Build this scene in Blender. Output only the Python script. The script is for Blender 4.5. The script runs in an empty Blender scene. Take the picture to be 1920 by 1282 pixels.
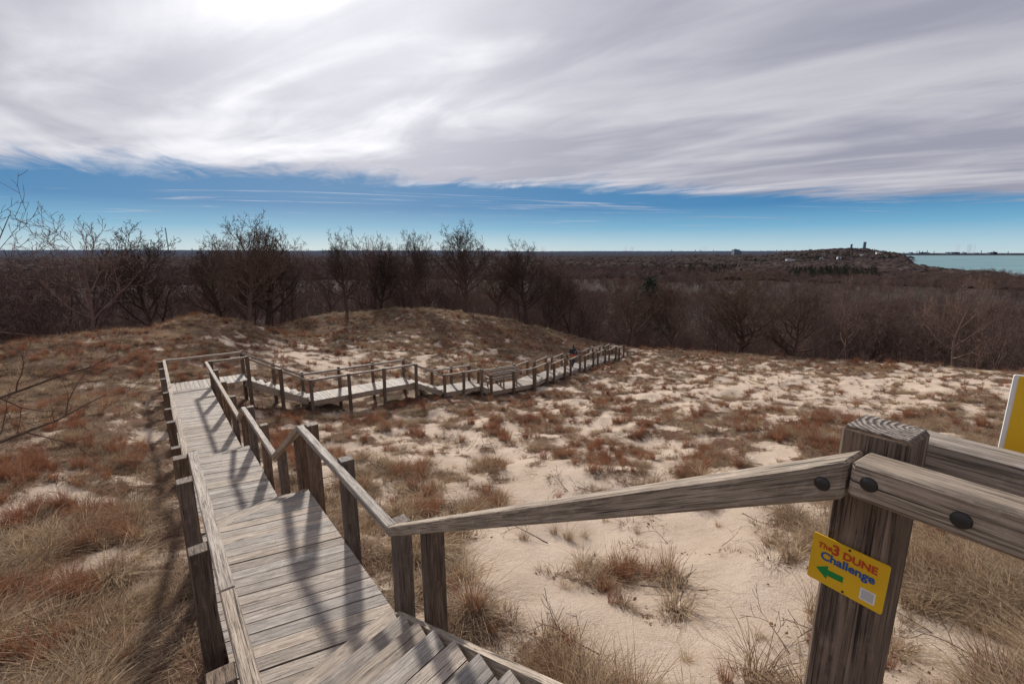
import bpy, math, random
import numpy as np
from mathutils import Vector, Matrix
random.seed(7); rng=np.random.default_rng(11)
scene=bpy.context.scene
COL=scene.collection

# ------------------------------------------------------------------ helpers
def link(o,parent=None):
    COL.objects.link(o)
    if parent: o.parent=parent
    return o
def empty(name,loc=(0,0,0)):
    e=bpy.data.objects.new(name,None); e.location=loc; e.empty_display_size=.2
    COL.objects.link(e); return e
def newmat(name):
    m=bpy.data.materials.new(name); m.use_nodes=True
    nt=m.node_tree; nt.nodes.clear()
    return m,nt,nt.nodes,nt.links
def simple_mat(name,col,rough=.7,metal=0,noise=0.0,nscale=20):
    m,nt,N,L=newmat(name)
    b=N.new('ShaderNodeBsdfPrincipled'); o=N.new('ShaderNodeOutputMaterial')
    b.inputs['Roughness'].default_value=rough; b.inputs['Metallic'].default_value=metal
    b.inputs['Base Color'].default_value=(*col,1)
    if noise>0:
        tc=N.new('ShaderNodeTexCoord'); n=N.new('ShaderNodeTexNoise'); n.inputs['Scale'].default_value=nscale
        n.inputs['Detail'].default_value=6
        L.new(tc.outputs['Object'],n.inputs['Vector'])
        r=N.new('ShaderNodeValToRGB'); r.color_ramp.elements[0].position=.3; r.color_ramp.elements[1].position=.7
        r.color_ramp.elements[0].color=(*[c*(1-noise) for c in col],1); r.color_ramp.elements[1].color=(*[min(1,c*(1+noise)) for c in col],1)
        L.new(n.outputs['Fac'],r.inputs['Fac']); L.new(r.outputs['Color'],b.inputs['Base Color'])
    L.new(b.outputs[0],o.inputs[0]); return m

# numpy value noise
_perm=rng.random((256,256))
def vnoise(x,y):
    xi=np.floor(x).astype(int); yi=np.floor(y).astype(int)
    fx=x-xi; fy=y-yi; fx=fx*fx*(3-2*fx); fy=fy*fy*(3-2*fy)
    a=_perm[xi&255,yi&255]; b=_perm[(xi+1)&255,yi&255]; c=_perm[xi&255,(yi+1)&255]; d=_perm[(xi+1)&255,(yi+1)&255]
    return (a*(1-fx)+b*fx)*(1-fy)+(c*(1-fx)+d*fx)*fy
def fbm(x,y,o=4,s=0.0):
    v=0;a=.5;t=0
    for i in range(o):
        f=2.03**i; c_,s_=math.cos(.6*i+.3),math.sin(.6*i+.3)
        v=v+a*vnoise((x*c_-y*s_)*f+17.3*i+s,(x*s_+y*c_)*f+9.1*i-s); t+=a; a*=.5
    return v/t
def sstep(a,b,x):
    t=np.clip((x-a)/(b-a),0,1); return t*t*(3-2*t)

# ------------------------------------------------------------------ terrain
ctrl=np.array([
(.85,3.9,-3.9),(-2.5,4.5,-4.0),(-6,9.5,-5.2),(-10,14,-5.75),(-12.5,17.8,-5.95),(-9,20.2,-7.2),(-5,23,-7.55),(-1.8,25,-8.1),
(1.3,26.8,-8.4),(5,32.5,-8.8),(9.8,40.5,-9.5),
(3,4,-3.8),(3,1.5,-3.1),(6,3,-3.4),(0,11,-5.7),(8,8,-4.9),(12,12,-5.6),(12,22,-7.5),(20,20,-7.0),(25,15,-6.1),(35,10,-4.8),(20,5,-3.8),
(0,18,-7.1),(6,26,-8.2),(16,32,-8.6),(0,0,-2.6),(0,-5,-2.1),(-6,0,-3.4),(10,-5,-2.6),(-15,0,-4.1),(0,-20,-2.2),(-30,-10,-5),(30,-20,-4),
(-15,12,-4.9),(-8,6,-4.5),(-20,18,-4.95),(-12,13,-5.1),(-23.5,25.5,-4.65),(-21.2,32,-4.5),(-23,20,-4.5),(-4.5,3.8,-3.95),
(-17.8,33,-6.1),(-19,42,-7.4),(-19.2,45,-6.7),(-9.4,50,-6.4),(-9,46,-6.5),(-14,47,-6.5),(-2,49,-7.4),(6,46.5,-9.2),(10.2,43,-9.6),
(-16,30,-6.5),(-10,26,-6.9),(-7,38,-7.7),(-3,31,-8.0),(3,38,-8.9),(-14,36,-7.0),(-13,22,-6.3),
(23.4,36,-8.8),(31,27,-7.5),(40,20,-6.5),(-32,24,-6.0),(17,40,-9.3),(-27,31,-6.0)])
def kern(r): return np.sqrt(r*r+2.5**2)
_D=np.hypot(ctrl[:,None,0]-ctrl[None,:,0],ctrl[:,None,1]-ctrl[None,:,1])
_w=np.linalg.solve(kern(_D)+np.eye(len(ctrl))*-.02,ctrl[:,2]+6)
def rbf(x,y):
    out=np.full(x.shape,-6.0)
    for (cx,cy,_),w in zip(ctrl,_w): out+=w*kern(np.hypot(x-cx,y-cy))
    return out
TH=[-180,-90,-60,-49,-42,-33.4,-24,-10.7,7.4,13.5,24,33,49,63,90,180]
RB=[45,38,32,32,37,44,51,55,50,47.5,46,45,43,45,50,45]
def brow(x,y):
    return np.interp(np.degrees(np.arctan2(x,y)),TH,RB)
def shore(y): return np.interp(y,[-2000,0,900,1280,2000,2300,2800,3300,6000,9500],[420,420,940,1160,1740,2000,2350,2900,4900,7000])
def lake(x,y): return (x>shore(y))&(y<9500)
def height(x,y):
    x=np.asarray(x,float); y=np.asarray(y,float)
    R=np.hypot(x,y)+1e-6; B=brow(x,y)
    k=np.minimum(1,B/R)
    hb=rbf(x*k,y*k)
    near=(1-sstep(-3,8,R-B))
    hb=hb+near*((fbm(x*.45,y*.45,3)-.5)*.6+(fbm(x*2.2,y*2.2,2,5)-.5)*.14)
    t=1-np.exp(-(np.maximum(R-B,0)/66)**1.15)
    base=-42+(fbm(x/140,y/140,3,3)-.5)*14*sstep(60,200,R)
    z=hb*(1-t)+base*t
    z+=44*np.exp(-((x-1430)/230)**2-((y-2000)/300)**2)
    z+=18*np.exp(-((x-1000)/420)**2-((y-2300)/500)**2)
    z+=sstep(4500,9000,R)*(45+60*(fbm(x/3000,y/3000,3)-.35))
    d=sstep(0,60,shore(y)-x)
    z=np.where(y<9500,np.where(x>shore(y),-66,-53*(1-d)+z*d),z)
    z=np.where(x>7000,np.where(y>=9500,-40,z),z)
    return z
def hz(x,y): return float(height(np.array([x]),np.array([y]))[0])

# sandy openings
SAND=[(-.8,10.5,3.2,.28),(1.0,5.0,2.1,.46),(3.2,6.6,2.8,.36),(-4,12.5,3,.26),(13,27,6,.42),(20,27,6,.40),(27,24,5,.36),(-11,29,4.5,.42),(-5,15,3,.18),(3,14,5,.18),
      (-11.6,11.5,1.5,.36),(-9.7,8.6,1.3,.36),(5,10,3.5,.24),(8,19,6,.14),(-15.5,27,3,.32),(0,8,2.2,.30),(1.5,3.6,1.6,.3),(-3,18,3,.2),(-6,34,3,.15),(2,20,6,.10)]
def veg(x,y):
    v=.765+np.zeros_like(x)
    for cx,cy,r,a in SAND: v-=a*np.exp(-((x-cx)**2+(y-cy)**2)/(r*r))
    n=fbm(x*1.9,y*1.9,4,2.2)*.74+fbm(x*.55,y*.55,2,8)*.26
    v=v+(n-.5)*2.9
    v+=.30*sstep(36,43,y)*(x<8)+.25*sstep(14,19,-x)
    return v
def axis(a,b,st,far,n):
    c=list(np.arange(a,b+1e-6,st)); lo=[]; v=a
    steps=np.geomspace(st*1.05,far*.13,n)
    for s in steps: v-=s; lo.append(v)
    hi=[]; v=c[-1]
    for s in steps: v+=s; hi.append(v)
    return np.array(lo[::-1]+c+hi)
X=axis(-31,36,.19,30000,85); Y=axis(-8,54,.19,30000,85)
GX,GY=np.meshgrid(X,Y); gx=GX.ravel(); gy=GY.ravel()
gz=height(gx,gy)
vv=veg(gx,gy)
inn=1-sstep(-2,5,np.hypot(gx,gy)-brow(gx,gy))
near=(np.hypot(gx,gy)<70)
gz=gz+np.where(near,.07*sstep(.45,.8,vv)*inn,0)
def height_g(x,y):
    x=np.asarray(x,float); y=np.asarray(y,float)
    return height(x,y)+.06*sstep(.45,.8,veg(x,y))*(1-sstep(-2,5,np.hypot(x,y)-brow(x,y)))
nx=len(X); ny=len(Y)
me=bpy.data.meshes.new('dune_ground')
i=np.arange(nx*ny).reshape(ny,nx)
q=np.stack([i[:-1,:-1],i[:-1,1:],i[1:,1:],i[1:,:-1]],-1).reshape(-1,4)
me.from_pydata(np.stack([gx,gy,gz],1).tolist(),[],q.tolist())
a=me.attributes.new('veg','FLOAT','POINT'); a.data.foreach_set('value',vv.astype(np.float32))
a=me.attributes.new('forest','FLOAT','POINT'); a.data.foreach_set('value',(1-inn).astype(np.float32))
me.polygons.foreach_set('use_smooth',[True]*len(me.polygons))
ground=link(bpy.data.objects.new('dune_ground',me))
m,nt,N,L=newmat('dune_sand_and_thatch')
out=N.new('ShaderNodeOutputMaterial'); bs=N.new('ShaderNodeBsdfPrincipled'); bs.inputs['Roughness'].default_value=.95
bs.inputs['Specular IOR Level'].default_value=.1
L.new(bs.outputs[0],out.inputs[0])
tc=N.new('ShaderNodeTexCoord')
def noise(scale,detail=6,rough=.6,vec=None,dist=0):
    n=N.new('ShaderNodeTexNoise'); n.inputs['Scale'].default_value=scale; n.inputs['Detail'].default_value=detail
    n.inputs['Roughness'].default_value=rough; n.inputs['Distortion'].default_value=dist
    L.new(vec if vec else tc.outputs['Object'],n.inputs['Vector']); return n.outputs['Fac']
def ramp(fac,els):
    r=N.new('ShaderNodeValToRGB'); e=r.color_ramp.elements
    while len(e)<len(els): e.new(.5)
    for k,(p,c) in enumerate(els): e[k].position=p; e[k].color=(*c,1) if len(c)==3 else c
    L.new(fac,r.inputs['Fac']); return r.outputs['Color']
def math_(op,a,b=None,clamp=False):
    n=N.new('ShaderNodeMath'); n.operation=op; n.use_clamp=clamp
    for k,v in enumerate((a,b)):
        if v is None: continue
        if isinstance(v,(int,float)): n.inputs[k].default_value=v
        else: L.new(v,n.inputs[k])
    return n.outputs[0]
def mix(f,a,b,mode='MIX'):
    n=N.new('ShaderNodeMix'); n.data_type='RGBA'; n.blend_type=mode
    for s,v in (('Factor',f),('A',a),('B',b)):
        ss=[q for q in n.inputs if q.name==s and (q.type=='RGBA' if s!='Factor' else q.type=='VALUE')][0]
        if isinstance(v,(int,float)): ss.default_value=v
        elif isinstance(v,tuple): ss.default_value=(*v,1)
        else: L.new(v,ss)
    return [o for o in n.outputs if o.type=='RGBA'][0]
def maprange(v,a,b,c=0,d=1):
    n=N.new('ShaderNodeMapRange'); n.inputs[1].default_value=a; n.inputs[2].default_value=b; n.inputs[3].default_value=c; n.inputs[4].default_value=d
    n.interpolation_type='SMOOTHSTEP'
    L.new(v,n.inputs[0]); return n.outputs[0]
at=N.new('ShaderNodeAttribute'); at.attribute_name='veg'
af=N.new('ShaderNodeAttribute'); af.attribute_name='forest'
n1=noise(7,8,.7); n2=noise(45,6,.7); n3=noise(1.2,5,.6); n4=noise(160,3,.6)
vsum=math_('ADD',at.outputs['Fac'],math_('MULTIPLY',math_('SUBTRACT',n1,.5),1.3))
vsum=math_('ADD',vsum,math_('MULTIPLY',math_('SUBTRACT',n2,.5),1.2))
vm=maprange(vsum,.42,.64)
sand=ramp(n3,[(.3,(.56,.44,.335)),(.7,(.70,.57,.455))])
sand=mix(math_('MULTIPLY',maprange(n4,.4,.7),.32),sand,(.42,.32,.235))
sand=mix(math_('MULTIPLY',maprange(n2,.56,.68),.6),sand,(.18,.115,.08))
thA=ramp(n2,[(.32,(.030,.020,.015)),(.5,(.13,.088,.058)),(.68,(.40,.295,.195))])
thB=ramp(n2,[(.32,(.040,.021,.016)),(.5,(.16,.08,.05)),(.68,(.34,.215,.145))])
th=mix(maprange(noise(.5,4),.4,.6),thA,thB)
col=mix(vm,sand,th)
ff=ramp(noise(3,6,.7),[(.3,(.03,.023,.020)),(.7,(.085,.064,.052))])
col=mix(af.outputs['Fac'],col,ff)
L.new(col,bs.inputs['Base Color'])
bp=N.new('ShaderNodeBump'); bp.inputs['Strength'].default_value=.9; bp.inputs['Distance'].default_value=.06
hsum=math_('ADD',math_('MULTIPLY',n2,.6),math_('MULTIPLY',n1,1.0))
L.new(hsum,bp.inputs['Height']); L.new(bp.outputs[0],bs.inputs['Normal'])
me.materials.append(m)

# ------------------------------------------------------------------ wood materials
def wood(name,dark,mid,light,crack=.5,tonevar=.5,streak=.35,stain=.6):
    global N,L,tc
    m,nt,N,L=newmat(name)
    out=N.new('ShaderNodeOutputMaterial'); bs=N.new('ShaderNodeBsdfPrincipled')
    bs.inputs['Roughness'].default_value=.68; bs.inputs['Specular IOR Level'].default_value=.4
    L.new(bs.outputs[0],out.inputs[0]); tc=N.new('ShaderNodeTexCoord')
    def mp(s):
        k=N.new('ShaderNodeMapping'); L.new(tc.outputs['UV'],k.inputs['Vector']); k.inputs['Scale'].default_value=s; return k.outputs[0]
    g=noise(1,6,.65,mp((1.6,26,1)),1.6); f=noise(1,4,.7,mp((3.5,150,1)),.3); st=noise(1.6,6,.7,mp((1.3,4,1)),.8); bl=noise(9,5,.7,mp((1,1.6,1)))
    ck=noise(1,3,.5,mp((1.0,55,1)),.5)
    tone=N.new('ShaderNodeAttribute'); tone.attribute_name='tone'
    c=ramp(g,[(.28,dark),(.5,mid),(.72,light)])
    c=mix(math_('MULTIPLY',maprange(f,.35,.55,1,0),streak),c,tuple(v*.4 for v in dark))
    c=mix(math_('MULTIPLY',maprange(st,.48,.68),stain),c,tuple(v*.55 for v in mid))
    c=mix(math_('MULTIPLY',maprange(bl,.52,.72),.4),c,tuple(min(1,v*1.25) for v in light))
    ckm=maprange(ck,.64,.68)
    c=mix(math_('MULTIPLY',ckm,.9),c,tuple(v*.15 for v in dark))
    vo=N.new('ShaderNodeTexVoronoi'); vo.inputs['Scale'].default_value=1.0
    L.new(mp((1.6,5,1)),vo.inputs['Vector'])
    kn=maprange(vo.outputs['Distance'],.05,.11,1,0)
    c=mix(math_('MULTIPLY',kn,.75),c,tuple(v*.35 for v in dark))
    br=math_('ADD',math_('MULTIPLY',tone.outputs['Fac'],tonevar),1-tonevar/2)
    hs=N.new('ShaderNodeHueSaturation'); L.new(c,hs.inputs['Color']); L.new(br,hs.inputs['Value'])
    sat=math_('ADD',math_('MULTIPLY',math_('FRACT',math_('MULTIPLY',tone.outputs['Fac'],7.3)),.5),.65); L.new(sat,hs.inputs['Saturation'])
    L.new(hs.outputs[0],bs.inputs['Base Color'])
    crk=maprange(f,.36,.46)
    b=N.new('ShaderNodeBump'); b.inputs['Strength'].default_value=.9; b.inputs['Distance'].default_value=.006
    L.new(math_('SUBTRACT',math_('ADD',math_('MULTIPLY',g,1.0),math_('MULTIPLY',crk,crack)),math_('MULTIPLY',ckm,1.2)),b.inputs['Height']); L.new(b.outputs[0],bs.inputs['Normal'])
    return m
M_deck=wood('weathered_deck_boards',(.225,.175,.135),(.37,.305,.245),(.52,.445,.37),tonevar=.55,streak=.42)
M_rail=wood('weathered_rail_timber',(.17,.125,.09),(.36,.285,.215),(.54,.45,.355),tonevar=.3,streak=.65)
M_post=wood('brown_post_timber',(.06,.037,.023),(.155,.10,.065),(.28,.195,.135),tonevar=.35,streak=.6,stain=.4)

class MB:
    def __init__(s): s.v=[];s.f=[];s.uv=[];s.t=[]
    def loft(s,A,B,tone=None,cap=True):
        n=len(A); b=len(s.v); s.v+=[tuple(p) for p in A]+[tuple(p) for p in B]
        tone=random.random() if tone is None else tone
        Ln=(Vector(B[0])-Vector(A[0])).length; ou=random.random()*40; ov=random.random()*40
        per=0
        for k in range(n):
            k2=(k+1)%n; w=(Vector(A[k2])-Vector(A[k])).length
            s.f.append((b+k,b+k2,b+n+k2,b+n+k)); s.t.append(tone)
            s.uv+=[(ou,ov+per),(ou,ov+per+w),(ou+Ln,ov+per+w),(ou+Ln,ov+per)]; per+=w+.013
        for P,base,rev in ((A,b,True),(B,b+n,False)):
            idx=list(range(n)); idx=idx[::-1] if rev else idx
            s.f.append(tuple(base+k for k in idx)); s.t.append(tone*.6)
            o=Vector(P[0])
            e1=(Vector(P[1])-o).normalized(); e2=(Vector(P[-1])-o).normalized()
            for k in idx:
                d=Vector(P[k])-o; s.uv.append((ou+d.dot(e1)*3,ov+d.dot(e2)))
    def beam(s,a,b,w,h,up=(0,0,1),tone=None):
        a=Vector(a);b=Vector(b);t=(b-a).normalized(); side=t.cross(Vector(up)).normalized(); u=side.cross(t).normalized()
        def ring(p): return [p-side*w/2-u*h,p+side*w/2-u*h,p+side*w/2,p-side*w/2]
        s.loft(ring(a),ring(b),tone)
    def prism(s,poly,z0,z1,dr,tone=None):
        n=len(poly); b=len(s.v); tone=random.random() if tone is None else tone
        s.v+=[(p[0],p[1],z0) for p in poly]+[(p[0],p[1],z1) for p in poly]
        pr=(-dr[1],dr[0]); ou=random.random()*40; ov=random.random()*40
        uv=[(ou+p[0]*dr[0]+p[1]*dr[1],ov+p[0]*pr[0]+p[1]*pr[1]) for p in poly]
        s.f.append(tuple(b+n+k for k in range(n))); s.t.append(tone); s.uv+=uv
        s.f.append(tuple(b+k for k in range(n-1,-1,-1))); s.t.append(tone); s.uv+=uv[::-1]
        for k in range(n):
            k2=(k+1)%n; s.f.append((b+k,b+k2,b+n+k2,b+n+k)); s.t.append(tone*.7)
            s.uv+=[uv[k],uv[k2],(uv[k2][0],uv[k2][1]+.04),(uv[k][0],uv[k][1]+.04)]
    def obj(s,name,mat,parent=None,bevel=0):
        me=bpy.data.meshes.new(name); me.from_pydata(s.v,[],s.f)
        ul=me.uv_layers.new(name='UVMap'); ul.data.foreach_set('uv',[c for p in s.uv for c in p])
        at=me.attributes.new('tone','FLOAT','FACE'); at.data.foreach_set('value',s.t)
        me.materials.append(mat); o=link(bpy.data.objects.new(name,me),parent)
        if bevel:
            b=o.modifiers.new('bev','BEVEL'); b.width=bevel; b.segments=1; b.limit_method='ANGLE'; b.angle_limit=math.radians(40)
        return o

# ------------------------------------------------------------------ boardwalk
C0=Vector((-1.08,3.7)); d=Vector((-.625,.781)).normalized(); n=Vector((d.y,-d.x))
W=1.27
def Cc(s,w=0): return C0+d*s-n*w
bw=empty('wooden_boardwalk')
rails=MB(); posts=MB(); decks=MB(); nails=MB(); joist=MB()
RW=.095; RH=.088
def rail(pts):
    pts=[Vector(p) for p in pts]; N_=len(pts); sides=[]
    for k in range(N_):
        dirs=[]
        if k>0: dirs.append((pts[k].xy-pts[k-1].xy).normalized())
        if k<N_-1: dirs.append((pts[k+1].xy-pts[k].xy).normalized())
        t=sum(dirs,Vector((0,0))).normalized(); sd=Vector((t.y,-t.x)); c=max(.5,abs(t.dot(dirs[0]))); sides.append(sd/c)
    for k in range(N_-1):
        a,b=pts[k],pts[k+1]; t=(b-a).normalized(); g=.004
        hh=RH/max(.7,math.hypot(t.x,t.y))
        a2=a+t*g; b2=b-t*g
        def ring(p,sd,jit=0,zz=0): s3=Vector((sd.x,sd.y,0))*RW/2; z=Vector((0,0,1)); return [p-s3-z*(hh+zz),p+s3-z*(hh+zz),p+s3+z*jit,p-s3+z*jit]
        L_=(b-a).length; m_=max(1,int(L_/3.4))
        for j in range(m_):
            p0=a2.lerp(b2,j/m_); p1=a2.lerp(b2,(j+1)/m_)-(t*g if j<m_-1 else Vector())
            dd=(b.xy-a.xy).normalized(); sd=Vector((dd.y,-dd.x)); j1,j2=random.uniform(-.005,.005),random.uniform(-.005,.005)
            rails.loft(ring(p0,sides[k] if j==0 else sd,j1,j2),ring(p1,sides[k+1] if j==m_-1 else sd,j2,j1))
def post(p,ztop,dr,out,size=.15,extra=.06,gz_=None,dest=None,twist=.05):
    c=Vector(p)+Vector(out)*(RW/2+size/2+.004)
    zg=(hz(c.x,c.y) if gz_ is None else gz_)-.35
    t=Vector(dr).normalized()*size/2; o=Vector((t.y,-t.x)); j=random.uniform(-.015,.015)
    if dest is not None: j=0
    zt=ztop+extra+j
    ang=random.uniform(-twist,twist); R=Matrix.Rotation(ang,2); t=R@t; o=R@o
    tp=Vector((random.uniform(-.012,.012),random.uniform(-.012,.012)))
    def ring(z,sh=0):
        x,y=c.x+tp.x*sh,c.y+tp.y*sh
        return [(x-t.x-o.x,y-t.y-o.y,z),(x+t.x-o.x,y+t.y-o.y,z),(x+t.x+o.x,y+t.y+o.y,z+(random.uniform(-.008,.008) if dest is None else 0)),(x-t.x+o.x,y-t.y+o.y,z)]
    A=ring(zg,-1);B=ring(zt,1 if dest is None else 0)
    if (Vector(A[1])-Vector(A[0])).cross(Vector(A[2])-Vector(A[1])).z<0: A=A[::-1];B=B[::-1]
    (dest or posts).loft(A,B)
    return c
def clip(poly,nrm,c):
    out=[]
    for k in range(len(poly)):
        p=poly[k]; q_=poly[(k+1)%len(poly)]
        dp=p[0]*nrm[0]+p[1]*nrm[1]-c; dq=q_[0]*nrm[0]+q_[1]*nrm[1]-c
        if dp<=0: out.append(p)
        if (dp<0<dq) or (dq<0<dp):
            t=dp/(dp-dq); out.append((p[0]+(q_[0]-p[0])*t,p[1]+(q_[1]-p[1])*t))
    return out
BW=.15
def deck(poly,z,bdir,nail=False):
    poly=[(p[0],p[1]) for p in poly]
    ar=sum(poly[k][0]*poly[(k+1)%len(poly)][1]-poly[(k+1)%len(poly)][0]*poly[k][1] for k in range(len(poly)))
    if ar<0: poly=poly[::-1]
    bd=Vector(bdir).normalized(); pn=Vector((-bd.y,bd.x))
    cs=[p[0]*pn.x+p[1]*pn.y for p in poly]; c=min(cs)
    while c<max(cs):
        wv=BW*random.uniform(.96,1.03); hi=min(c+wv,max(cs)); g=random.uniform(.003,.008)
        pl=clip(poly,pn,hi-g); pl=clip(pl,-pn,-(c+g)) if len(pl)>2 else pl
        if len(pl)>2 and hi-c>.03:
            dz=random.uniform(-.005,.005)
            decks.prism(pl,z-.038,z+dz,bd)
            if nail:
                us=[p[0]*bd.x+p[1]*bd.y for p in pl]; u0,u1=min(us)+.07,max(us)-.07
                for u in (u0,(u0+u1)/2,u1):
                    for w_ in (.28,.72):
                        cc=bd*(u+random.uniform(-.008,.008))+pn*(c+(hi-c)*w_); r=.0055
                        nails.prism([(cc.x+r*math.cos(a_),cc.y+r*math.sin(a_)) for a_ in (0,1.05,2.1,3.14,4.19,5.24)],z+dz-.003,z+dz+.0018,bd,tone=0)
        c=hi
def rim(a,b,z,off=0):
    joist.beam((a[0],a[1],z-.044),(b[0],b[1],z-.044),.05,.21)
def stairs(a0,b0,a1,b1,z0,z1,hz_=.18):
    a0,b0,a1,b1=[Vector(v) for v in (a0,b0,a1,b1)]
    k=max(2,round((z0-z1)/hz_))
    for j in range(1,k):
        z=z0+(z1-z0)*j/k; q0=(j-1)/(k-1); q1=j/(k-1)
        pa=a0.lerp(a1,q0); pa2=a0.lerp(a1,q1); pb=b0.lerp(b1,q0); pb2=b0.lerp(b1,q1)
        ins=.055/(b0-a0).length
        qa,qb=pa.lerp(pb,ins),pb.lerp(pa,ins); qa2,qb2=pa2.lerp(pb2,ins),pb2.lerp(pa2,ins)
        bd=(qb-qa).normalized()
        for u0,u1 in ((0.02,.5),(.53,1.06)):
            pl=[qa.lerp(qa2,u0),qb.lerp(qb2,u0),qb.lerp(qb2,u1),qa.lerp(qa2,u1)]
            pl=[(p.x,p.y) for p in pl]
            ar=sum(pl[i_][0]*pl[(i_+1)%4][1]-pl[(i_+1)%4][0]*pl[i_][1] for i_ in range(4))
            if ar<0: pl=pl[::-1]
            decks.prism(pl,z-.04,z,bd)
    for p,q_ in ((a0,a1),(b0,b1)):
        joist.beam((p.x,p.y,z0+.02),(q_.x,q_.y,z1+.10),.05,.27,tone=.9)
Z1,Z2,Z3=-3.4,-4.62,-5.16
P=Vector((.775,.95)); ds=(C0-P).normalized(); ns=Vector((ds.y,-ds.x)); ZP=-.44
SK=math.radians(-13)
bd=Matrix.Rotation(SK,2)@n
eR=-.03; eL=W+.03
R0=P-ds*3.2
rail([(R0.x,R0.y,ZP),(P.x,P.y,ZP)])
rail([(P.x,P.y,ZP),(*C0,Z1+1),(*Cc(3.1),Z1+1),(*Cc(5.24),Z2+1),(*Cc(8.6),Z2+1),(*Cc(9.6),Z3+1),(*Cc(17.35),Z3+1)])
LL=lambda s:Cc(s,W)
Pl=LL(-3.6)
rail([(*LL(-1.12),Z1+1),(*LL(0),Z1+1),(*LL(3.0),Z1+1),(*LL(5.2),Z2+1),(*LL(8.6),Z2+1),(*LL(9.6),Z3+1),(*LL(18.7),Z3+1)])
rail([(*(Pl-d*3),ZP),(*Pl,ZP),(*LL(-1.13),Z1+1)])
PS=.132
o1=P+ns*(RW+PS+.03)-ds*.03; o2=R0+ns*(RW+PS+.03)
rail([(o1.x,o1.y,ZP+.005),(o2.x,o2.y,ZP+.005)])
deck([Cc(0,eR),Cc(3.1,eR),Cc(2.72,eL),Cc(-.35,eL)],Z1,bd,True)
deck([Cc(5.24,eR),Cc(8.6,eR),Cc(8.3,eL),Cc(4.95,eL)],Z2,bd,True)
deck([Cc(9.6,eR),Cc(17.35,eR),Cc(17.35,eL),Cc(9.3,eL)],Z3,bd)
F1=Vector((-10.9,18.1)); B1=Vector((-11.66,19.1))
deck([Cc(17.36,eL),Cc(17.36,eR),F1,B1,Cc(18.73,eL)],Z3,d)
for (s0,s1,z) in ((0,3.1,Z1),(5.24,8.6,Z2),(9.6,17.35,Z3)):
    rim(Cc(s0,0),Cc(s1,0),z); rim(Cc(s0-.3,W),Cc(s1-.3,W),z); rim(Cc(s1-.02,0),Cc(s1-.32,W),z)
stairs(Cc(3.1,0),Cc(2.75,W),Cc(5.24,0),Cc(4.95,W),Z1,Z2)
stairs(Cc(8.6,0),Cc(8.3,W),Cc(9.6,0),Cc(9.3,W),Z2,Z3)
tl=-.30
stairs(P,P-ns*W+ds*tl,C0,Cc(-.36,W),ZP-1.0,Z1)
plat=[P+ns*.1,P-ns*W+ds*tl,P-ns*W-ds*3.2,R0+ns*.1]
deck(plat,ZP-1.0,ns)
for s,zt in ((.10,Z1),(1.55,Z1),(2.98,Z1),(3.75,Z1-.37),(5.28,Z2),(6.9,Z2),(8.45,Z2),(9.68,Z3),(11.6,Z3),(13.5,Z3),(15.4,Z3),(17.25,Z3)):
    post(Cc(s),zt+1,d,n,extra=(.03 if s not in (3.75,.10) else (.0 if s>1 else -.045)))
for s,zt in ((-.75,Z1),(.75,Z1),(2.2,Z1),(3.0,Z1),(5.1,Z2),(6.8,Z2),(8.5,Z2),(9.7,Z3),(11.6,Z3),(13.5,Z3),(15.4,Z3),(17.2,Z3),(18.65,Z3)):
    post(LL(s),zt+1,d,-n,extra=-.03)
sp=C0-ds*.62; post(sp,Z1+1+.62*(ZP-Z1-1)/(C0-P).length,ds,ns,extra=-.06)
post(R0+ds*.1,ZP,ds,ns); post(Pl,ZP,d,-n); post(Pl-d*2.9,ZP,d,-n)
signposts=MB()
pc=post(P+ds*(-.008),ZP,ds,ns,size=PS,extra=.036,dest=signposts,twist=.0)
def leg(front,back):
    rail(front); rail(back)
    for k in range(len(front)-1):
        a,b=Vector(front[k]),Vector(front[k+1]); a2,b2=Vector(back[k]),Vector(back[k+1])
        t=(b.xy-a.xy).normalized(); off=Vector((t.y,-t.x))
        if off.dot(a.xy-a2.xy)<0: off=-off
        if abs(a.z-b.z)<.01:
            deck([a.xy+off*.03,b.xy+off*.03,b2.xy-off*.03,a2.xy-off*.03],a.z-1,(b.xy-b2.xy))
            rim(a.xy,b.xy,a.z-1); rim(a2.xy,b2.xy,a.z-1); rim(b.xy,b2.xy,a.z-1)
        else:
            stairs(a.xy,a2.xy,b.xy,b2.xy,a.z-1,b.z-1)
        L_=(b-a).length; m_=max(1,round(L_/1.45))
        for j in range(m_+ (1 if k==len(front)-2 else 0)):
            f=(j+.04)/m_ if j<m_ else 1
            post(a.xy.lerp(b.xy,f),a.z+(b.z-a.z)*f,t,off,extra=.05,size=.13)
            post(a2.xy.lerp(b2.xy,f),a2.z+(b2.z-a2.z)*f,t,-off,extra=.05,size=.13)
ra=Z3+1
rail([(*LL(18.7),ra),(B1.x,B1.y,ra)])
rail([(*Cc(17.35),ra),(F1.x,F1.y,ra)])
front=[(F1.x,F1.y,ra),(-9.14,19.7,-5.6),(-5.06,22.7,-5.6),(-3.73,23.7,-6.46),(-1.8,24.95,-6.46),(-1.3,25.28,-6.9),(1.28,26.9,-6.9)]
back=[(B1.x,B1.y,ra),(-9.93,20.72,-5.6),(-5.85,23.72,-5.6),(-4.5,24.72,-6.46),(-2.5,26.0,-6.46),(-2.0,26.3,-6.9),(.15,27.65,-6.9)]
leg(front,back)
g=Vector((.536,.844)).normalized(); gp=Vector((-g.y,g.x))*W
t=0; z=-6.9; A0=Vector((1.28,26.9)); A1=A0+gp
lv=[]
for k in range(6):
    lv.append((t,z)); t+=1.65; lv.append((t,z)); t+=.9; z-=.24
lv.append((t,z)); lv.append((t+1.2,z)); lv.append((t+4.5,z-2.1)); lv.append((t+8,z-4.2))
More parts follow.
